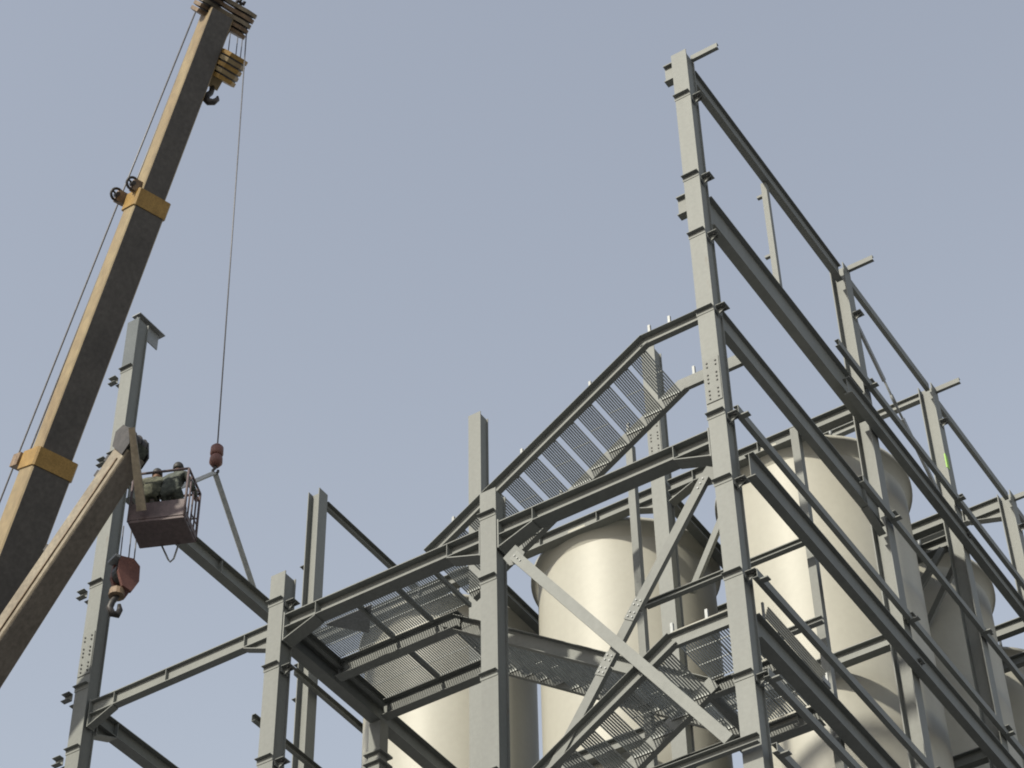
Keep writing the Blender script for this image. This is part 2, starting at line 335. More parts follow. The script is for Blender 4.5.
beam("top beam reaching inward from the third column's head", (-3.88, 9.36, 32.12), (-0.22, 9.36, 32.12), 0.17, 0.12)
beam("third-row beam behind the big silo's shoulder", (-3.88, 9.36, 29.10), (-0.22, 9.36, 29.10), 0.26, 0.19)
beam("lower third-row beam just beneath another behind the big silo", (-3.88, 9.36, 28.55), (-0.22, 9.36, 28.55), 0.24, 0.19)
beam("third-row beam behind the middle silo", (-7.76, 9.36, 29.0), (-4.18, 9.36, 29.0), 0.26, 0.19)
beam("third-row support beam under the shaded silo", (-3.88, 9.36, 24.0), (-0.22, 9.36, 24.0), 0.24, 0.17)
beam("deep haunched top beam reaching inward from the farthest column", (-3.9, 12.96, 32.12), (-0.22, 12.96, 32.12), 0.30, 0.16, haunch=(0,1), stiff=(2.9,), hl=0.7)
beam("beam below the deep top beam at the farthest column", (-3.9, 12.96, 29.1), (-0.22, 12.96, 29.1), 0.26, 0.16)
beam("lower beam at the farthest column beside the sky gap", (-3.9, 12.96, 28.3), (-0.22, 12.96, 28.3), 0.22, 0.14)
beam("platform-level beam behind the middle silo's post", (-2.91, 2.72, 23.82), (-0.08, 2.72, 23.82), 0.10, 0.10)
beam("short tie beam beside the big silo between post and corner", (-1.4, 2.72, 22.30), (-0.09, 2.72, 22.30), 0.10, 0.10)
# beams running back between the silos
beam("roof-level tie running back between the middle and the big silo", (-4.03, 5.89, 28.98), (-4.03, 9.19, 28.98), 0.24, 0.18)
beam("roof-level tie running back between the platform silo and the middle silo", (-7.91, 5.89, 29.02), (-7.91, 9.19, 29.02), 0.24, 0.18)
# crane side, X = -11.67
beam("platform-level beam running back from the tall column behind the basket", (-11.77, 0.29, ZP+0.02), (-11.77, 5.59, ZP+0.02), 0.30, 0.20, haunch=(1,0), end_plates=True)
girt("top girt running back from the open-web column behind the platform", (-11.70, 5.89, 32.45), (-11.70, 9.19, 32.45), 0.18, 0.09, -1, group="girts of the crane side")
girt("girt behind the platform, crossing the gap beside the cream silo", (-11.55, 5.05, 27.70), (-11.55, 9.3, 27.66), 0.14, 0.08, -1, group="girts of the crane side")
girt("lower girt with its cut end showing beside the short column", (-11.55, 3.95, 26.0), (-11.55, 9.3, 25.98), 0.14, 0.08, -1, group="girts of the crane side")
for z, y0, lab in ((31.35, -0.42, "uppermost"), (29.35, -0.36, "second"), (26.35, -0.36, "third"), (24.22, -0.38, "fourth"), (22.98, -0.38, "lowest")):
    girt(lab + " short girt stub on the tall column behind the basket", (-12.02, 0.02, z), (-12.18, 0.02, z), 0.14, 0.10, 1, "girt_stub", "girt", "girt stubs on the crane-side column")
lp = thing("head_plate", "small bracket plate at the head of the column behind the basket", "plate", (-11.68, 0.3, 32.5))
MB().box((-11.85, 0.10, 32.56), (-11.83, 0.72, 32.94)).build("plate", M_STEEL2, lp)
MB().box((-11.94, 0.06, 32.945), (-11.74, 0.80, 32.965)).build("flange", M_STEEL2, lp)

# X brace on the front
def brace(label, pts, w=0.15, dth=0.09, y=0.03, name="brace", m=M_STEEL, splices=(), gussets=()):
    p0, p1 = V(pts[0]), V(pts[1]); a = (p1-p0).normalized(); nrm = V((0,1,0)); wv = nrm.cross(a).normalized()
    t = thing(name, label, "brace", p0, "braces")
    mb = MB(); segs = [(p0, p1)] if not splices else None
    if splices:
        cuts = [0.0] + list(splices) + [1.0]
        for i in range(0, len(cuts)-1, 1):
            g0 = 0.012 if i else 0; g1 = 0.012 if i < len(cuts)-2 else 0
            q0 = p0.lerp(p1, cuts[i]); q1 = p0.lerp(p1, cuts[i+1])
            mb.prism([(x, yy) for x, yy in sq(w, dth)], q0 + a*g0, q1 - a*g1, wv, nrm)
    else: mb.prism(sq(w, dth), p0, p1, wv, nrm)
    mb.build("bar", m, t)
    for s_ in splices:
        c = p0.lerp(p1, s_) - nrm*(dth/2+0.006)
        pl = MB().obox(c, wv, nrm, a, w+0.02, 0.012, 0.36).build("splice_plate", m, t)
        for k in (-0.13, -0.06, 0.06, 0.13):
            for q in (-0.04, 0.04):
                b = MB(); boltmesh(b, c + a*k + wv*q - nrm*0.006, -nrm, 0.014, 0.014); b.build("bolt", M_STEEL2, pl)
    for e, gs in ((0, p0), (1, p1)):
        if e in gussets:
            gd = a if e == 0 else -a
            gm = MB(); gc = gs - gd*0.06
            gm.prism([(-0.14,-0.13),(0.12,-0.14),(0.20,0.02),(0.08,0.15),(-0.14,0.13)], gc + nrm*(dth/2+0.002), gc + nrm*(dth/2+0.016), gd, wv)
            pl = gm.build("gusset_plate", m, t)
            for k in (0.05, 0.13, 0.21):
                b = MB(); boltmesh(b, gs + gd*k - nrm*(dth/2), -nrm, 0.014, 0.014); b.build("bolt", M_STEEL2, pl)
    return t
brace("unbroken arm of the X brace falling from the stair column to the corner column", ((-3.55, -0.02, 23.14), (-0.42, -0.02, 18.66)), 0.16, 0.08, gussets=(0,))
brace("spliced arm of the X brace falling away from the corner column", ((-0.45, 0.10, 23.20), (-3.55, 0.10, 18.66)), 0.15, 0.08, splices=(0.40, 0.56), gussets=(0,))
brace("dark brace in the second row showing beside the corner column", ((-2.62, 5.98, 28.7), (-3.75, 5.98, 26.6)), 0.12, 0.08)
brace("sunlit pale brace beside the big silo's shaded flank", ((-1.30, 9.18, 27.02), (-0.30, 9.18, 28.20)), 0.13, 0.07)
brace("grey brace above the sunlit pale one in the third row", ((-0.28, 9.58, 28.05), (-1.0, 9.58, 27.0)), 0.11, 0.07)
br = thing("tie_rod", "tie rod with turnbuckle slanting between the second and third columns", "tie rod", (-0.09, 5.95, 31.25))
A0, A1 = V((-0.09, 5.92, 31.42)), V((-0.09, 9.15, 29.02)); ax = (A1-A0).normalized(); up_ = V((1,0,0)).cross(ax)
for n_, a_, b_, w_ in (("upper_bar", 0.0, 0.36, 0.12), ("lower_bar", 0.55, 1.0, 0.12)):
    MB().prism(sq(0.05, w_), A0.lerp(A1, a_), A0.lerp(A1, b_), (1,0,0), up_).build(n_, M_STEEL2, br)
MB().tube([A0.lerp(A1, 0.34), A0.lerp(A1, 0.57)], 0.022, 8).build("rod", M_STEEL2, br)
MB().tube([A0.lerp(A1, 0.43), A0.lerp(A1, 0.48)], 0.036, 6).build("turnbuckle", M_STEEL2, br)

# ------------------------------------------------------------------ gratings
def grating(mb, x0, x1, y0, y1, ztop, gap=0.040, t=0.007, h=0.030, cross=0.3):
    n = max(2, int((x1-x0)/gap)); 
    for i in range(n+1):
        x = x0 + (x1-x0-t)*i/n; mb.box((x, y0, ztop-h), (x+t, y1, ztop))
    m = max(1, int((y1-y0)/cross))
    for j in range(m+1):
        y = y0 + (y1-y0-0.008)*j/m; mb.box((x0, y, ztop-h*0.45), (x1, y+0.008, ztop-h*0.05))
    return mb
tread_cache = {}
def stair(label, x0, z0, x1, z1, y0, y1, stubs=True, depth=0.24, tread_off=0.14):
    """stringers' top edges run (x0,z0)->(x1,z1)"""
    t = thing("stair_flight", label, "stairs", (x0, y0, z0), "flights of the steel stair")
    a = V((x1-x0, 0, z1-z0)).normalized(); up = V((0,0,1)) - a*a.z; up.normalize()
    for y, od in ((y0, -1), (y1, 1)):
        s_ = MB().prism([(u*od, v) for u, v in Ch(depth, 0.105, 0.009)], (x0, y, z0), (x1, y, z1), (0,1,0), up).build("stringer", M_STEEL, t)
        if stubs:
            L = abs(x1-x0); k = 0.5
            while k < L:
                fx = x0 + (x1-x0)*k/L; fz = z0 + (z1-z0)*k/L
                MB().box((fx-0.02, y-0.02+od*0.03, fz+0.001), (fx+0.02, y+0.02+od*0.03, fz+0.16)).build("handrail_stub", M_STEEL2, s_)
                k += 1.25
    rise = 0.186; n = int(abs(z1-z0)/rise); going = abs(x1-x0)/n; sgn = 1 if x1 > x0 else -1
    key = (round(y1-y0, 3), round(going, 3))
    for i in range(n):
        cx = x0 + (x1-x0)*(i+0.55)/n; cz = z0 + (z1-z0)*(i+0.55)/n - tread_off
        if key not in tread_cache:
            w = going*1.0; mb = MB()
            grating(mb, -w/2, w/2, y0+0.012, y1-0.012, 0.0, 0.040, 0.014, 0.026, 0.5)
            for yy in (y0+0.011, y1-0.016): mb.box((-w/2, yy, -0.05), (w/2, yy+0.005, 0.002))
            o = mb.build("tread", M_GRATE, None, (0, y0, 0)); tread_cache[key] = o.data
            o.parent = t
        else:
            o = bpy.data.objects.new("tread", tread_cache[key]); col.objects.link(o); o.parent = t
        o.location = (cx - x0, 0, cz - z0)
    return t
stair("upper stair flight climbing from the platform to the corner column", -5.35, 24.30, -1.40, 26.70, 0.37, 1.44)
tread_cache.clear()
stair("middle stair flight descending behind the X brace from platform to lower landing", -5.62, 23.93, -1.22, 20.82, 1.46, 2.62, False)
tread_cache.clear()
stair("lowest stair flight dropping from the lower landing behind the X brace", -1.20, 20.72, -4.9, 18.45, 0.10, 1.16, False)
# upper landing (frame only)
ul = thing("stair_landing", "open frame of the upper stair landing without deck, at the corner column", "landing", (-1.4, 0.34, 26.7))
MB().prism([(-u, v) for u, v in Ch(0.224, 0.101, 0.006)], (-1.415, 0.368, 26.696), (-0.10, 0.368, 26.696), (0,1,0), (0,0,1)).build("front_channel", M_STEEL, ul)
MB().prism(Ch(0.224, 0.071, 0.006), (-1.415, 1.442, 26.696), (-0.22, 1.442, 26.696), (0,1,0), (0,0,1)).build("back_channel", M_STEEL, ul)
MB().prism(Ch(0.18, 0.06, 0.006), (-0.28, 0.35, 26.68), (-0.28, 1.43, 26.68), (1,0,0), (0,0,1)).build("end_channel", M_STEEL, ul)
for x in (-1.25, -0.90): MB().box((x-0.02, 0.29, 26.70), (x+0.02, 0.33, 26.86)).build("handrail_stub", M_STEEL2, ul)
MB().box((-1.15, 1.45, 26.70), (-1.11, 1.49, 26.87)).build("handrail_stub", M_STEEL2, ul)
# main platform
pf = thing("steel_platform", "grated platform slung between the two short columns, seen from below", "platform", (-7.8, 0.3, 23.9))
for y, lab in ((1.42, "mid_beam"), (2.66, "inner_beam")):
    MB().prism(I(0.30, 0.18, 0.014, 0.009), (-7.74, y, 23.90), (-5.45 if y < 2 else -5.55, y, 23.90), (0,1,0), (0,0,1)).build(lab, M_STEEL, pf)
MB().prism(I(0.34, 0.20, 0.016, 0.010), (-7.88, 0.29, 23.91), (-7.88, 5.59, 23.91), (1,0,0), (0,0,1)).build("outer_beam", M_STEEL, pf)
MB().prism(Ch(0.18, 0.07, 0.008), (-5.58, 1.52, 23.90), (-5.58, 2.56, 23.90), (1,0,0), (0,0,1)).build("stair_head_channel", M_STEEL, pf)
MB().prism(Ch(0.16, 0.07, 0.008), (-7.70, 0.30, 23.90), (-7.70, 2.56, 23.90), (1,0,0), (0,0,1)).build("ledger", M_STEEL, pf)
xs = [-7.68, -6.62, -5.90, -5.20]
for i in range(3):
    gm = grating(MB(), xs[i]+0.01, xs[i+1]-0.01, 0.30, 1.34, 23.945); o = gm.build("grating_panel", M_GRATE, pf); o["kind"] = "stuff"
    MB().box((xs[i+1]-0.02, 0.26, 23.83), (xs[i+1]+0.02, 1.33, 23.908)).build("joist", M_STEEL, pf)
xs = [-7.68, -6.62, -5.62]
for i in range(2):
    gm = grating(MB(), xs[i]+0.01, xs[i+1]-0.01, 1.50, 2.60, 23.945); o = gm.build("grating_panel", M_GRATE, pf); o["kind"] = "stuff"
MB().box((-6.64, 1.52, 23.83), (-6.60, 2.56, 23.908)).build("joist", M_STEEL, pf)
MB().prism([(0,0),(0.9,0),(0.45,-0.55)], (-7.35, 0.5, 23.895), (-7.35, 0.5, 23.903), (1,0,0), (0,-1,0)).build("gusset_plate", M_STEEL2, pf)
# lower landing
ll = thing("stair_landing", "grated lower landing beside the corner column, under the X brace's top", "landing", (-1.2, 0.1, 20.6))
MB().prism([(-u, v) for u, v in Ch(0.234, 0.071, 0.006)], (-1.215, 0.098, 20.716), (-0.285, 0.098, 20.716), (0,1,0), (0,0,1)).build("front_channel", M_STEEL, ll)
MB().prism(I(0.22, 0.12, 0.012, 0.008), (-1.22, 1.25, 20.66), (-0.22, 1.25, 20.66), (0,1,0), (0,0,1)).build("mid_beam", M_STEEL, ll)
MB().prism(I(0.26, 0.18, 0.012, 0.008), (-1.5, 2.55, 20.66), (-0.22, 2.55, 20.66), (0,1,0), (0,0,1)).build("inner_beam", M_STEEL, ll)
MB().prism(Ch(0.18, 0.07, 0.008), (-1.26, 1.30, 20.66), (-1.26, 2.46, 20.66), (-1,0,0), (0,0,1)).build("stair_head_channel", M_STEEL, ll)
for (a_, b_, c_, d_) in ((-1.18, -0.70, 0.14, 1.18), (-0.69, -0.23, 0.14, 1.18), (-1.18, -0.70, 1.32, 2.45), (-0.69, -0.23, 1.32, 2.45)):
    o = grating(MB(), a_, b_, c_, d_, 20.70).build("grating_panel", M_GRATE, ll); o["kind"] = "stuff"
for x in (-1.15, -0.62): MB().box((x-0.02, 0.05, 20.722), (x+0.02, 0.09, 20.90)).build("handrail_stub", M_STEEL2, ll)
MB().tube([(-1.16, 0.07, 20.74), (-0.30, 0.07, 20.74)], 0.022, 8).build("edge_pipe", M_SILO, ll)
# loose rods on the landing beam
for i in range(5):
    o = MB().prism(sq(0.02), (0.045, 0.45+i*0.03, 20.74+i*0.058), (0.03, 2.15+0.03*i, 20.74+i*0.058), (1,0,0), (0,0,1)).build("rail_bar", M_SILO)
    tag(o, ("lowest", "second", "third", "fourth", "uppermost")[i] + " of the thin rail bars edging the lower landing beside the big silo", "rail bar", "rail bars on the lower landing")
rp = thing("rail_end_frame", "small clamp frame holding the ends of the thin rail bars", "clamp", (0.0, 2.4, 20.72))
for y in (0.48, 1.6, 2.34):
    MB().box((-0.01, y, 20.71), (0.022, y+0.03, 21.02)).build("upright", M_STEEL2, rp)
MB().box((-0.05, 2.10, 20.71), (0.06, 2.32, 20.80)).build("clamp_block", M_STEEL2, rp)

# ------------------------------------------------------------------ silos
def silo(label, cx, cy, top=28.82, bot=22.0, r=1.63, dark=False):
    t = thing("silo", label, "silo", (cx, cy, bot), "cream silos")
    MB().lathe([(r, bot), (r, top)], (cx, cy, 0), 72).build("shell", M_SILO, t)
    MB().lathe([(r-0.01, bot-0.03), (r+0.02, bot-0.025), (r+0.02, bot+0.025), (r-0.01, bot+0.03)], (cx, cy, 0), 72).build("shoulder_ring", M_SILO, t)
    MB().lathe([(r-0.01, top-0.30), (r+0.10, top-0.02), (r+0.125, top-0.02), (r+0.125, top+0.06), (r+0.10, top+0.06), (r+0.10, top)], (cx, cy, 0), 72).build("eave_ring", M_SILO, t)
    MB().lathe([(r+0.10, top+0.01), (0.35, top+0.42), (0.35, top+0.55), (0.0, top+0.55)], (cx, cy, 0), 72).build("roof", M_SILO, t)
    MB().lathe([(r+0.01, bot), (r*0.62, bot-1.15), (0.28, bot-2.7), (0.28, bot-3.1)], (cx, cy, 0), 24, False).build("hopper", M_SILO, t)
    an = -0.9
    MB().tube([(cx+math.cos(an)*(r+0.02), cy+math.sin(an)*(r+0.02), top+0.10), (cx+math.cos(an)*(r+0.02), cy+math.sin(an)*(r+0.02), top+0.32)], 0.03, 8).build("vent_pipe", M_STEEL2, t)
    return t
silo("big cream silo in sunlight right behind the corner column", -1.94, 7.50)
silo("middle cream silo behind the X brace", -5.83, 7.50)
silo("cream silo half hidden below the platform", -9.72, 7.50)
silo("shaded silo behind the big one, between the third and second columns", -1.94, 11.05)
silo("last shaded silo in the bottom corner beyond the third column", -1.94, 14.65)
tag(MB().tube([(-8.93, 9.1, 12.0), (-8.93, 9.1, 28.9)], 0.10, 12).build("riser_pipe", M_SILO), "upright pale pipe in the narrow gap beside the middle silo", "pipe")

# ------------------------------------------------------------------ crane with telescopic tan boom
def frame(ax, S, N): return V(ax).normalized(), V(S).normalized(), V(N).normalized()
ax, S_, N_ = frame((0.419, -0.136, 0.898), (-0.309, -0.951, 0), (0.854, -0.277, -0.441))
E0 = V((-11.447, 0.646, 42.898))           # tan/dark edge at the head
bm = thing("crane_boom", "long tan telescopic crane boom with two ochre collars", "crane boom", E0 + ax*-46)
def boom_sec(parent, E, ax, S_, N_, s0, s1, w, h, m, name="boom_section", off=0.0, w1=None, h1=None):
    w1 = w1 or w; h1 = h1 or h
    def prof(w, h):
        c = 0.05 * min(w, h)
        return [(off-c, off),(off-w+c, off),(off-w, off-c),(off-w, off-h+c),(off-w+c, off-h),(off-c, off-h),(off, off-h+c),(off, off-c)]
    o = MB().prism(prof(w, h), E + ax*s0, E + ax*s1, S_, N_, prof(w1, h1)).build(name, m, parent)
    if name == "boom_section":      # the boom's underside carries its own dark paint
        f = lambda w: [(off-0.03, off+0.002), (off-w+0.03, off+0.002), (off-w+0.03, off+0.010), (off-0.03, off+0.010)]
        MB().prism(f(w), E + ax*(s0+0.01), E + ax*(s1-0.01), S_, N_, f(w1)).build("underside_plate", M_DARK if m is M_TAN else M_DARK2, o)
    return o
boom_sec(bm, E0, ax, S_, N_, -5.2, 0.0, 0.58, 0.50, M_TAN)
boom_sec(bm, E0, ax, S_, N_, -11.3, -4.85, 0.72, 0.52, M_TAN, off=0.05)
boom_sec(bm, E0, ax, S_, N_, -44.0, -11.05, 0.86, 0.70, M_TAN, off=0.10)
for s_, w, h, off in ((-4.95, 0.78, 0.64, 0.08), (-11.05, 0.92, 0.80, 0.13)):
    boom_sec(bm, E0, ax, S_, N_, s_-0.14, s_+0.26, w, h, M_YEL, "collar", off)
# rope guide wheels standing on the lit side of the upper collar
def ring(c, n, r, k=16):
    n = V(n).normalized(); a = n.orthogonal().normalized(); b = n.cross(a)
    return [V(c) + a*math.cos(2*math.pi*i/k)*r + b*math.sin(2*math.pi*i/k)*r for i in range(k)]
for s_, dn_, ds_ in ((-4.62, 0.10, 0.20), (-4.78, 0.62, 0.26)):
    c = E0 + ax*s_ - N_*dn_ + S_*ds_
    gd = MB().tube(ring(c, N_, 0.135), 0.030, 8, True).build("rope_guide", M_BLACK, bm)
    MB().tube([c - N_*0.07, c + N_*0.07], 0.05, 10).build("hub", M_BLACK, gd)
    for k in range(3):
        q = ring(c, N_, 0.125, 3)[k]; MB().tube([c, q], 0.022, 6).build("spoke", M_BLACK, gd)
    MB().obox(c - S_*0.13 - N_*0.05, ax, S_, N_, 0.26, 0.22, 0.16).build("bracket", M_BROWN, gd)
c = E0 + ax*(-10.95) - N_*0.86 + S_*0.05
MB().obox(c, ax, S_, N_, 0.28, 0.24, 0.36).build("rope_bracket", M_BROWN, bm)
# boom head: plates and sheaves reaching out past the boom
fh = -S_; st = V((0.748, -0.243, 0.618)).normalized(); dnv = fh.cross(st).normalized()
dnv = dnv if dnv.z < 0 else -dnv
H0 = E0 + ax*0.12 - N_*0.22
head = thing("boom_head", "", "", H0); del head["label"]; del head["category"]; head.parent = bm; head.location = H0 - V(bm["_o"])
for k in range(5):
    q = H0 + st*(0.30 - 0.13*k)
    MB().prism([(-0.30,-0.10),(-0.16,-0.30),(0.30,-0.30),(0.75,-0.34),(1.00,-0.22),(1.08,0.0),(1.00,0.20),(0.75,0.30),(0.42,0.14),(-0.2,0.12)], q - st*0.042, q + st*0.042, fh, dnv).build("side_plate", M_TAN2 if k in (0, 2) else M_BROWN, head)
for k in range(4):
    q = H0 + st*(0.235 - 0.13*k)
    for fx, rr in ((0.78, 0.27), (0.05, 0.24)):
        MB().lathe([(0.05,-0.020),(rr,-0.022),(rr-0.05,-0.010),(rr-0.05,0.010),(rr,0.022),(0.05,0.020)], q + fh*fx + dnv*0.0, 22, False, st).build("sheave", M_BLACK, head)
MB().obox(H0 + fh*0.42 - st*0.42, fh, st, dnv, 0.46, 0.30, 0.40).build("head_box", M_BLACK, head)
MB().obox(H0 - fh*0.10 + st*0.36, fh, st, dnv, 0.60, 0.22, 0.46).build("top_cover", M_BLACK, head)
cb = MB()
for k in range(4): cb.obox(H0 + fh*(0.52+0.05*k) + st*(0.38+0.05*(k % 2)), fh, st, dnv, 0.045, 0.10, 0.10)
cb.build("warning_lamp", M_BLACK, head)
def tagrope(pts, r, label, name="wire_rope", cat="rope", group=None, m=M_ROPE):
    return tag(MB().tube(pts, r, 6).build(name, m), label, cat, group)
RT = H0 + fh*0.98 + st*0.05; BALL = V((-11.50, 2.30, 30.90))
tagrope([RT, BALL + V((0,0,0.25))], 0.014, "long hoist rope from the tan boom's head down to the red hook ball")
# luffing / hoist rope lying along the boom's upper side
for k, (o1, o2) in enumerate(((0.0, 0.0), (0.16, 0.20))):
    tagrope([E0 + ax*0.3 - N_*0.95 - S_*(0.02+o1), E0 - ax*4.75 - N_*1.18 - S_*(0.02+o2), E0 - ax*11 - N_*1.35 - S_*(0.02+o2), E0 - ax*40 - N_*2.0 - S_*0.1], 0.020,
            ("outer" if k == 0 else "inner") + " of two ropes stretched along the sky side of the tan boom", group="ropes along the boom")
# tan hook block hanging under the boom head
HB = V((-11.72, 1.66, 42.02))
hb = thing("hook_block", "striped tan hook block hanging under the tan boom's head", "hook block", HB)
b1 = fh; b3 = st; b2 = b3.cross(b1).normalized()
for k in range(5):
    c = HB + b3*(0.27 - 0.135*k)
    MB().prism([(-0.30,-0.16),(-0.18,-0.29),(0.16,-0.29),(0.30,-0.14),(0.32,0.10),(0.20,0.28),(-0.14,0.30),(-0.30,0.14)], c - b3*0.046, c + b3*0.046, b1, b2).build("cheek_plate", M_YEL if k in (0, 2, 4) else M_TAN, hb)
    if k < 4: MB().lathe([(0.0,-0.02),(0.30,-0.02),(0.30,0.02),(0.0,0.02)], c - b3*0.0675, 18, False, b3).build("sheave", M_BLACK, hb)
MB().obox(HB - st*0.42 - fh*0.12, b1, b2, b3, 0.26, 0.24, 0.28).build("swivel", M_TAN, hb)
def hook_pts(top, s, right, down=V((0,0,-1))):
    P_ = [(0,0),(0,0.30),(-0.02,0.42),(-0.13,0.55),(-0.15,0.70),(-0.06,0.84),(0.10,0.86),(0.20,0.74),(0.20,0.60)]
    return [V(top) + V(right)*x*s + V(down)*y*s for x, y in P_]
hp = hook_pts(HB - st*0.48 - fh*0.12, 0.72, V((0.84,0.54,0)))
MB().tube(hp, [0.06,0.06,0.065,0.075,0.085,0.085,0.075,0.055,0.025], 10).build("hook", M_BLACK, hb)
for k, (dx, dy, lab) in enumerate(((-0.10, -0.22, "first"), (-0.02, -0.02, "second"), (0.05, 0.16, "third"), (0.10, 0.26, "fourth"))):
    tagrope([HB + V((dx, dy, 0.05)), HB + V((dx, dy, 1.30))], 0.012, lab + " fall of rope, counted from the boom, above the striped hook block", group="rope falls over the tan hook block")
# red hook ball and slings
hbz = thing("hook_ball", "faded red hook ball above the slung beam", "hook ball", BALL)
MB().lathe([(0.0,0.26),(0.07,0.26),(0.12,0.20),(0.125,0.04),(0.10,0.0),(0.0,0.0)], BALL, 16).build("upper_weight", M_RED, hbz)
MB().lathe([(0.0,0.0),(0.09,-0.002),(0.12,-0.06),(0.125,-0.18),(0.07,-0.26),(0.0,-0.26)], BALL, 16).build("lower_weight", M_RED, hbz)
MB().tube(hook_pts(BALL - V((0,0,0.2)), 0.28, V((0.84,0.54,0))), 0.028, 8).build("hook", M_BLACK, hbz)
hk = BALL - V((0, 0, 0.42))
def sling(a, b, label):
    a, b = V(a), V(b); d_ = (b-a).normalized(); w = d_.cross(V((0.55,-0.8,0.2))).normalized(); t_ = d_.cross(w)
    return tag(MB().prism(sq(0.10, 0.03), a, b, w, t_).build("lifting_sling", M_SLING), label, "sling", "slings of the slung beam")
LBZ = 28.93; LBX = -11.77
sling(hk, (LBX, 4.02, LBZ+0.01), "grey sling from the red hook ball to the slung beam's far half")
sling(hk, (LBX, 0.95, LBZ+0.01), "grey sling from the red hook ball passing behind the basket rail")
lb = beam("slung beam still held by slings beneath the red hook ball", (LBX, 0.40, LBZ), (LBX, 5.52, LBZ), 0.34, 0.20, stiff=(2.55,), group="slung beam")
del lb["group"]

# ------------------------------------------------------------------ second crane: beige boom, red hook block, man basket
ax2, S2, N2 = frame((0.662, -0.046, 0.748), (-0.07, -0.998, 0), (0.747, -0.052, -0.663))
E2 = V((-9.849, -1.691, 27.165))
b2_ = thing("crane_boom", "shorter beige crane boom in front of the tall column", "crane boom", E2 - ax2*30)
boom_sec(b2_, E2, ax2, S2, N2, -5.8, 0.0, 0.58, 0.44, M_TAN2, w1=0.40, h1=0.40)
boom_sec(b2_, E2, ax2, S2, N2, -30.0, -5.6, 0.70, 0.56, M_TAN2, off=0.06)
MB().tube([E2 - ax2*3.7 - N2*0.12 + S2*0.012, E2 - ax2*0.2 - N2*0.12 + S2*0.012], 0.014, 6).build("side_rib", M_BROWN, b2_)
for s_ in (-0.25, -0.55, -2.0): MB().obox(E2 + ax2*s_ - N2*0.44 - S2*0.05, ax2, S2, N2, 0.12, 0.06, 0.10).build("rope_bracket", M_BLACK, b2_)
hd2 = thing("boom_head", "", "", E2); del hd2["label"]; del hd2["category"]; hd2.parent = b2_; hd2.location = E2 - V(b2_["_o"])
for so_ in (0.02, -0.42):
    q = E2 + S2*so_
    MB().prism([(-0.12,-0.02),(0.10,-0.02),(0.34,-0.30),(0.36,-0.52),(0.20,-0.60),(-0.05,-0.42)], q - S2*0.015, q + S2*0.015, ax2, N2).build("side_plate", M_BLACK, hd2)
for k in range(3):
    MB().lathe([(0.0,-0.05),(0.19,-0.055),(0.15,-0.015),(0.15,0.015),(0.19,0.055),(0.0,0.05)], E2 + S2*(-0.08-0.13*k) + ax2*0.18 - N2*0.40, 20, False, S2).build("sheave", M_BLACK, hd2)
MB().obox(E2 + ax2*0.10 - N2*0.22 - S2*0.2, ax2, S2, N2, 0.20, 0.34, 0.36).build("head_box", M_CLOTH2, hd2)
BA, BB = V((-9.66, -1.86, 27.42)), V((-10.02, -1.02, 26.42))      # bracket bar carrying the basket
bdv = (BB-BA).normalized(); bw = bdv.cross(V((0.4,-0.7,-0.6))).normalized(); bt = bdv.cross(bw)
MB().prism([(-0.05,-0.03),(0.05,-0.03),(0.05,0.03),(-0.05,0.03)], BA, BB, bw, bt, [(-0.08,-0.03),(0.08,-0.03),(0.08,0.03),(-0.08,0.03)]).build("basket_bracket", M_TAN2, hd2)
# red hook block on the second boom
RB = V((-10.62, -0.62, 25.55))
rb = thing("hook_block", "large faded red hook block with its hook, hanging before the tall column", "hook block", RB)
rx = V((0.35, 0.94, 0)).normalized(); ry = V((0.94, -0.35, 0))
for sgn, nm in ((-1, "cheek_plate"), (1, "cheek_plate")):
    q = RB + ry*sgn*0.11
    MB().prism([(-0.20,0.36),(0.10,0.42),(0.26,0.30),(0.28,-0.06),(0.14,-0.36),(-0.08,-0.30),(-0.22,0.0)], q - ry*0.03, q + ry*0.03, rx*0.78, V((0,0,0.86))).build(nm, M_RED, rb)
MB().lathe([(0.0,-0.07),(0.20,-0.07),(0.20,0.07),(0.0,0.07)], RB + V((0.02,0,0.06)), 18, False, ry).build("sheave", M_BLACK, rb)
MB().obox(RB + rx*(-0.10) + V((0,0,0.30)), rx, ry, V((0,0,1)), 0.30, 0.26, 0.05).build("top_bar", M_STEEL2, rb)
MB().lathe([(0.0,0.05),(0.12,0.05),(0.13,-0.08),(0.0,-0.08)], RB - V((0,0,0.33)) - rx*0.08, 14, False).build("swivel", M_BROWN, rb)
hkp = [RB - rx*0.08 + V((0,0,-0.33)) + rx*x + ry*x*0.3 + V((0,0,-y)) for x, y in ((0,0),(0.0,0.10),(-0.05,0.20),(-0.08,0.33),(-0.03,0.44),(0.05,0.44),(0.08,0.33),(0.06,0.23))]
MB().tube(hkp, [0.045,0.05,0.055,0.06,0.065,0.06,0.05,0.03], 10).build("hook", M_BLACK, rb)
for k, (dx, lab) in enumerate(((-0.10, "first"), (0.05, "second"), (0.15, "third"))):
    tagrope([RB + rx*dx + V((0,0,0.34)), RB + rx*dx + V((0.0,-0.02,1.05))], 0.011, lab + " fall of rope above the red hook block", group="rope falls over the red hook block")

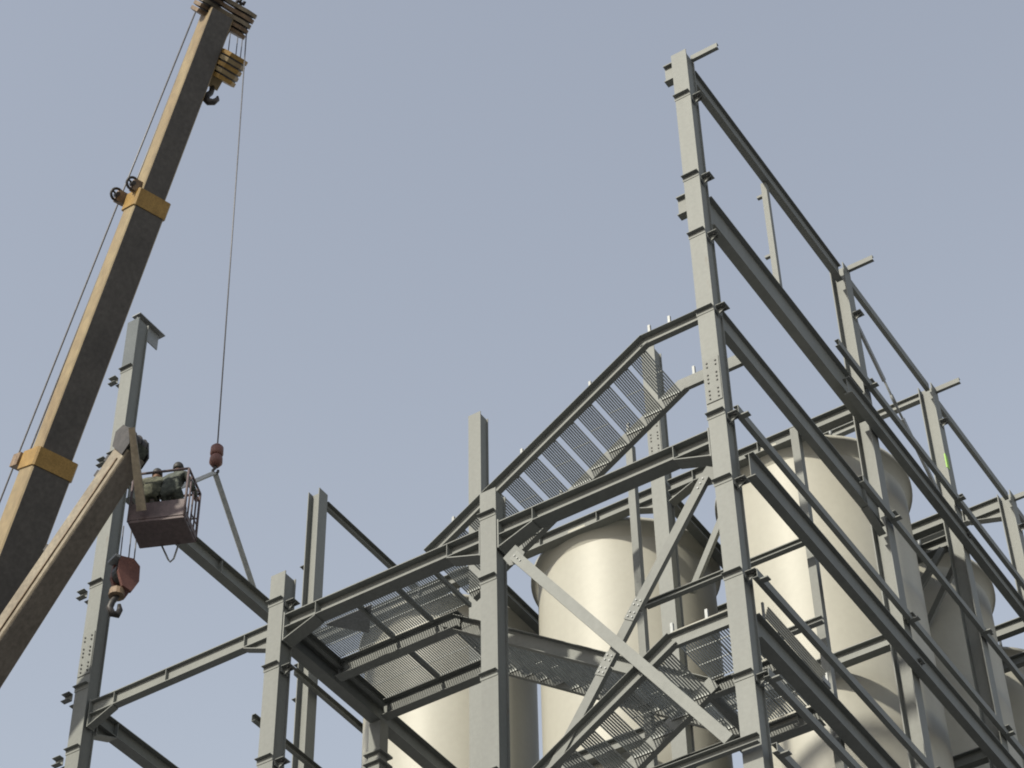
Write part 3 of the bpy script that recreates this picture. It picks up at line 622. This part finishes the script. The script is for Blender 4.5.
# man basket
FZ = 26.30
n0, n1, n2, n3 = V((-10.31,-1.0,FZ)), V((-9.46,-0.62,FZ)), V((-9.70,-0.02,FZ)), V((-10.55,-0.40,FZ))   # near-left, near-right, far-right, far-left
bk = thing("man_basket", "caged man basket with dark floor holding two workers", "basket", (n0+n2)/2)
fl = MB(); cs = [n0, n1, n2, n3]
fl.add([c for c in cs] + [c + V((0,0,0.05)) for c in cs], [(3,2,1,0),(4,5,6,7),(0,1,5,4),(1,2,6,5),(2,3,7,6),(3,0,4,7)]); fl.build("floor", M_RAIL, bk)
RH = 1.06; up = V((0,0,1))
for i in range(4):
    a_, b_ = cs[i], cs[(i+1) % 4]
    MB().tube([a_ + up*RH, b_ + up*RH], 0.022, 8).build("top_rail", M_RAIL, bk)
    MB().tube([a_ + up*0.03, a_ + up*RH], 0.022, 8).build("corner_post", M_RAIL, bk)
    MB().tube([a_ + up*0.52, b_ + up*0.52], 0.014, 8).build("mid_rail", M_RAIL, bk) if i in (2, 3) else None
    if i == 1:
        for k in range(1, 4): q = a_.lerp(b_, k/4); MB().tube([q + up*0.05, q + up*RH], 0.016, 8).build("bar", M_RAIL, bk)
        MB().tube([a_.lerp(b_, .5) + up*0.35, b_ + up*0.35], 0.012, 6).build("cross_bar", M_RAIL, bk)
    d_ = (b_-a_).normalized(); n_ = V((d_.y, -d_.x, 0))
    MB().prism([(0.0,0),(0.012,0),(0.012,0.34 if i in (0, 3) else 0.12),(0.0,0.34 if i in (0, 3) else 0.12)], a_ + up*0.052, b_ + up*0.052, n_, up).build("toe_board", M_RAIL, bk)
lpn = [n2.lerp(n3, 0.35), n2.lerp(n3, 0.72)]
tag(MB().tube([n2.lerp(n3, 0.30) , n2.lerp(n3, 0.36) - up*0.30, n2.lerp(n3, 0.42) - up*0.36, n2.lerp(n3, 0.46) - up*0.30, n2.lerp(n3, 0.60)], 0.016, 6).build("lanyard", M_STEEL2), "looped lanyard dangling under the man basket", "lanyard")

def person(label, foot, yaw, lean, cloth, arm_spread, m2):
    foot = V(foot); rz = Matrix.Rotation(yaw, 3, 'Z')
    def W(x, y, z): return foot + rz @ V((x, y, z))
    t = thing("person", label, "person", foot, "workers in the basket")
    sL, cL = math.sin(lean), math.cos(lean)
    def T(x, y, h): return (x, y + h*sL, 0.68 + h*cL)     # point on the leaning torso, h above the pelvis
    joints = [(0,0,0.68), T(0,0,0.20), T(0,0,0.38), T(0,0,0.48), (T(0,0,0.56)),
              (0.10,0.02,0.65),(0.14,0.26,0.42),(0.12,-0.02,0.08),(0.12,0.13,0.03),
              (-0.10,0.02,0.65),(-0.14,0.26,0.42),(-0.12,-0.02,0.08),(-0.12,0.13,0.03),
              T(0.19,0,0.40),(T(0.19,0,0.40)[0]+arm_spread, T(0.19,0,0.40)[1]+0.12, T(0.19,0,0.40)[2]-0.24),(0.22, T(0.19,0,0.40)[1]+0.34, T(0.19,0,0.40)[2]-0.22),
              T(-0.19,0,0.40),(T(-0.19,0,0.40)[0]-arm_spread, T(-0.19,0,0.40)[1]+0.12, T(-0.19,0,0.40)[2]-0.24),(-0.22, T(-0.19,0,0.40)[1]+0.34, T(-0.19,0,0.40)[2]-0.20)]
    rad = [0.145,0.15,0.165,0.085,0.06, 0.105,0.075,0.05,0.045, 0.105,0.075,0.05,0.045, 0.085,0.065,0.042, 0.085,0.065,0.042]
    ed = [(0,1),(1,2),(2,3),(3,4),(0,5),(5,6),(6,7),(7,8),(0,9),(9,10),(10,11),(11,12),(2,13),(13,14),(14,15),(2,16),(16,17),(17,18)]
    me = bpy.data.meshes.new("body"); me.from_pydata([W(*j) - foot for j in joints], ed, []); me.materials.append(cloth)
    o = bpy.data.objects.new("body", me); col.objects.link(o); o.parent = t
    sk = o.modifiers.new("skin", 'SKIN'); sub = o.modifiers.new("sub", 'SUBSURF'); sub.levels = 2; sub.render_levels = 2
    for i, s_ in enumerate(me.skin_vertices[0].data): s_.radius = (rad[i], rad[i]*0.85); s_.use_root = (i == 0)
    sk.use_smooth_shade = True
    # head with face, hair, ears
    hc = W(*T(0, 0.02, 0.66)); hz = (rz @ V((0, sL*0.6, 1))).normalized(); hx = rz @ V((1,0,0)); hy = hz.cross(hx)
    def ell(mb, c, rx_, ry_, rz_, n=14, m=10, zlo=-1.0):
        vs = []; fs = []
        for i in range(m+1):
            th = math.pi*i/m
            for k in range(n):
                ph = 2*math.pi*k/n; vs.append(V(c) + hx*rx_*math.sin(th)*math.cos(ph) + hy*ry_*math.sin(th)*math.sin(ph) + hz*rz_*max(zlo, math.cos(th)))
        for i in range(m):
            for k in range(n): fs.append((i*n+k, i*n+(k+1) % n, (i+1)*n+(k+1) % n, (i+1)*n+k))
        mb.add(vs, fs, True)
    hm = MB(); ell(hm, hc, 0.078, 0.095, 0.115); ell(hm, hc + hy*0.092 - hz*0.012, 0.014, 0.022, 0.024, 8, 6)
    for sx in (-1, 1): ell(hm, hc + hx*sx*0.078 - hz*0.01, 0.012, 0.022, 0.032, 8, 6)
    hd_ = hm.build("head", M_SKIN, t)
    hr = MB(); ell(hr, hc - hy*0.022 + hz*0.018, 0.090, 0.100, 0.116, 14, 10, -0.55); hr.build("hair", m2, hd_)
    for sx in (-1, 1): e = MB(); ell(e, hc + hx*sx*0.032 + hy*0.083 + hz*0.01, 0.011, 0.01, 0.008, 8, 6); e.build("eye", M_HAIR, hd_)
    mo = MB(); ell(mo, hc + hy*0.083 - hz*0.055, 0.022, 0.010, 0.007, 8, 6); mo.build("mouth", M_RED, hd_)
    for ji in (15, 18):     # hands: palm, four fingers and thumb
        w_ = W(*joints[ji]); e_ = W(*joints[ji-1]); d_ = (w_ - e_).normalized(); sd = (rz @ V((1,0,0))); sd = (sd - d_*sd.dot(d_)).normalized(); nn = d_.cross(sd)
        h_ = MB(); h_.obox(w_ + d_*0.06, sd, nn, d_, 0.08, 0.03, 0.09)
        for k, L_ in enumerate((0.065, 0.08, 0.075, 0.055)):
            b_ = w_ + d_*0.10 + sd*(0.030-0.020*k); h_.tube([b_, b_ + d_*L_*0.55 - nn*0.006, b_ + d_*L_*0.85 - nn*0.03], [0.0095, 0.009, 0.007], 6)
        s_ = 1 if ji == 15 else -1; b_ = w_ + d_*0.035 - sd*s_*0.04; h_.tube([b_, b_ + d_*0.03 - sd*s_*0.025, b_ + d_*0.06 - sd*s_*0.025 - nn*0.012], [0.011, 0.010, 0.008], 6)
        h_.build("hand", M_SKIN, t)
    return t
bx0 = (n0+n3)/2; mid = (n0+n1+n2+n3)/4
person("worker in olive clothes bending forward at the boom end of the basket", n0.lerp(n1, 0.30).lerp(n3.lerp(n2, 0.30), 0.24) + V((0,0,0.05)), R(30), R(20), M_CLOTH, 0.09, M_HAIR)
person("worker in grey green clothes stooping at the railed end of the basket", n0.lerp(n1, 0.64).lerp(n3.lerp(n2, 0.64), 0.24) + V((0,0,0.05)), R(10), R(14), M_CLOTH2, 0.10, M_HAIR)

for o in bpy.data.objects:
    if "_o" in o: del o["_o"]
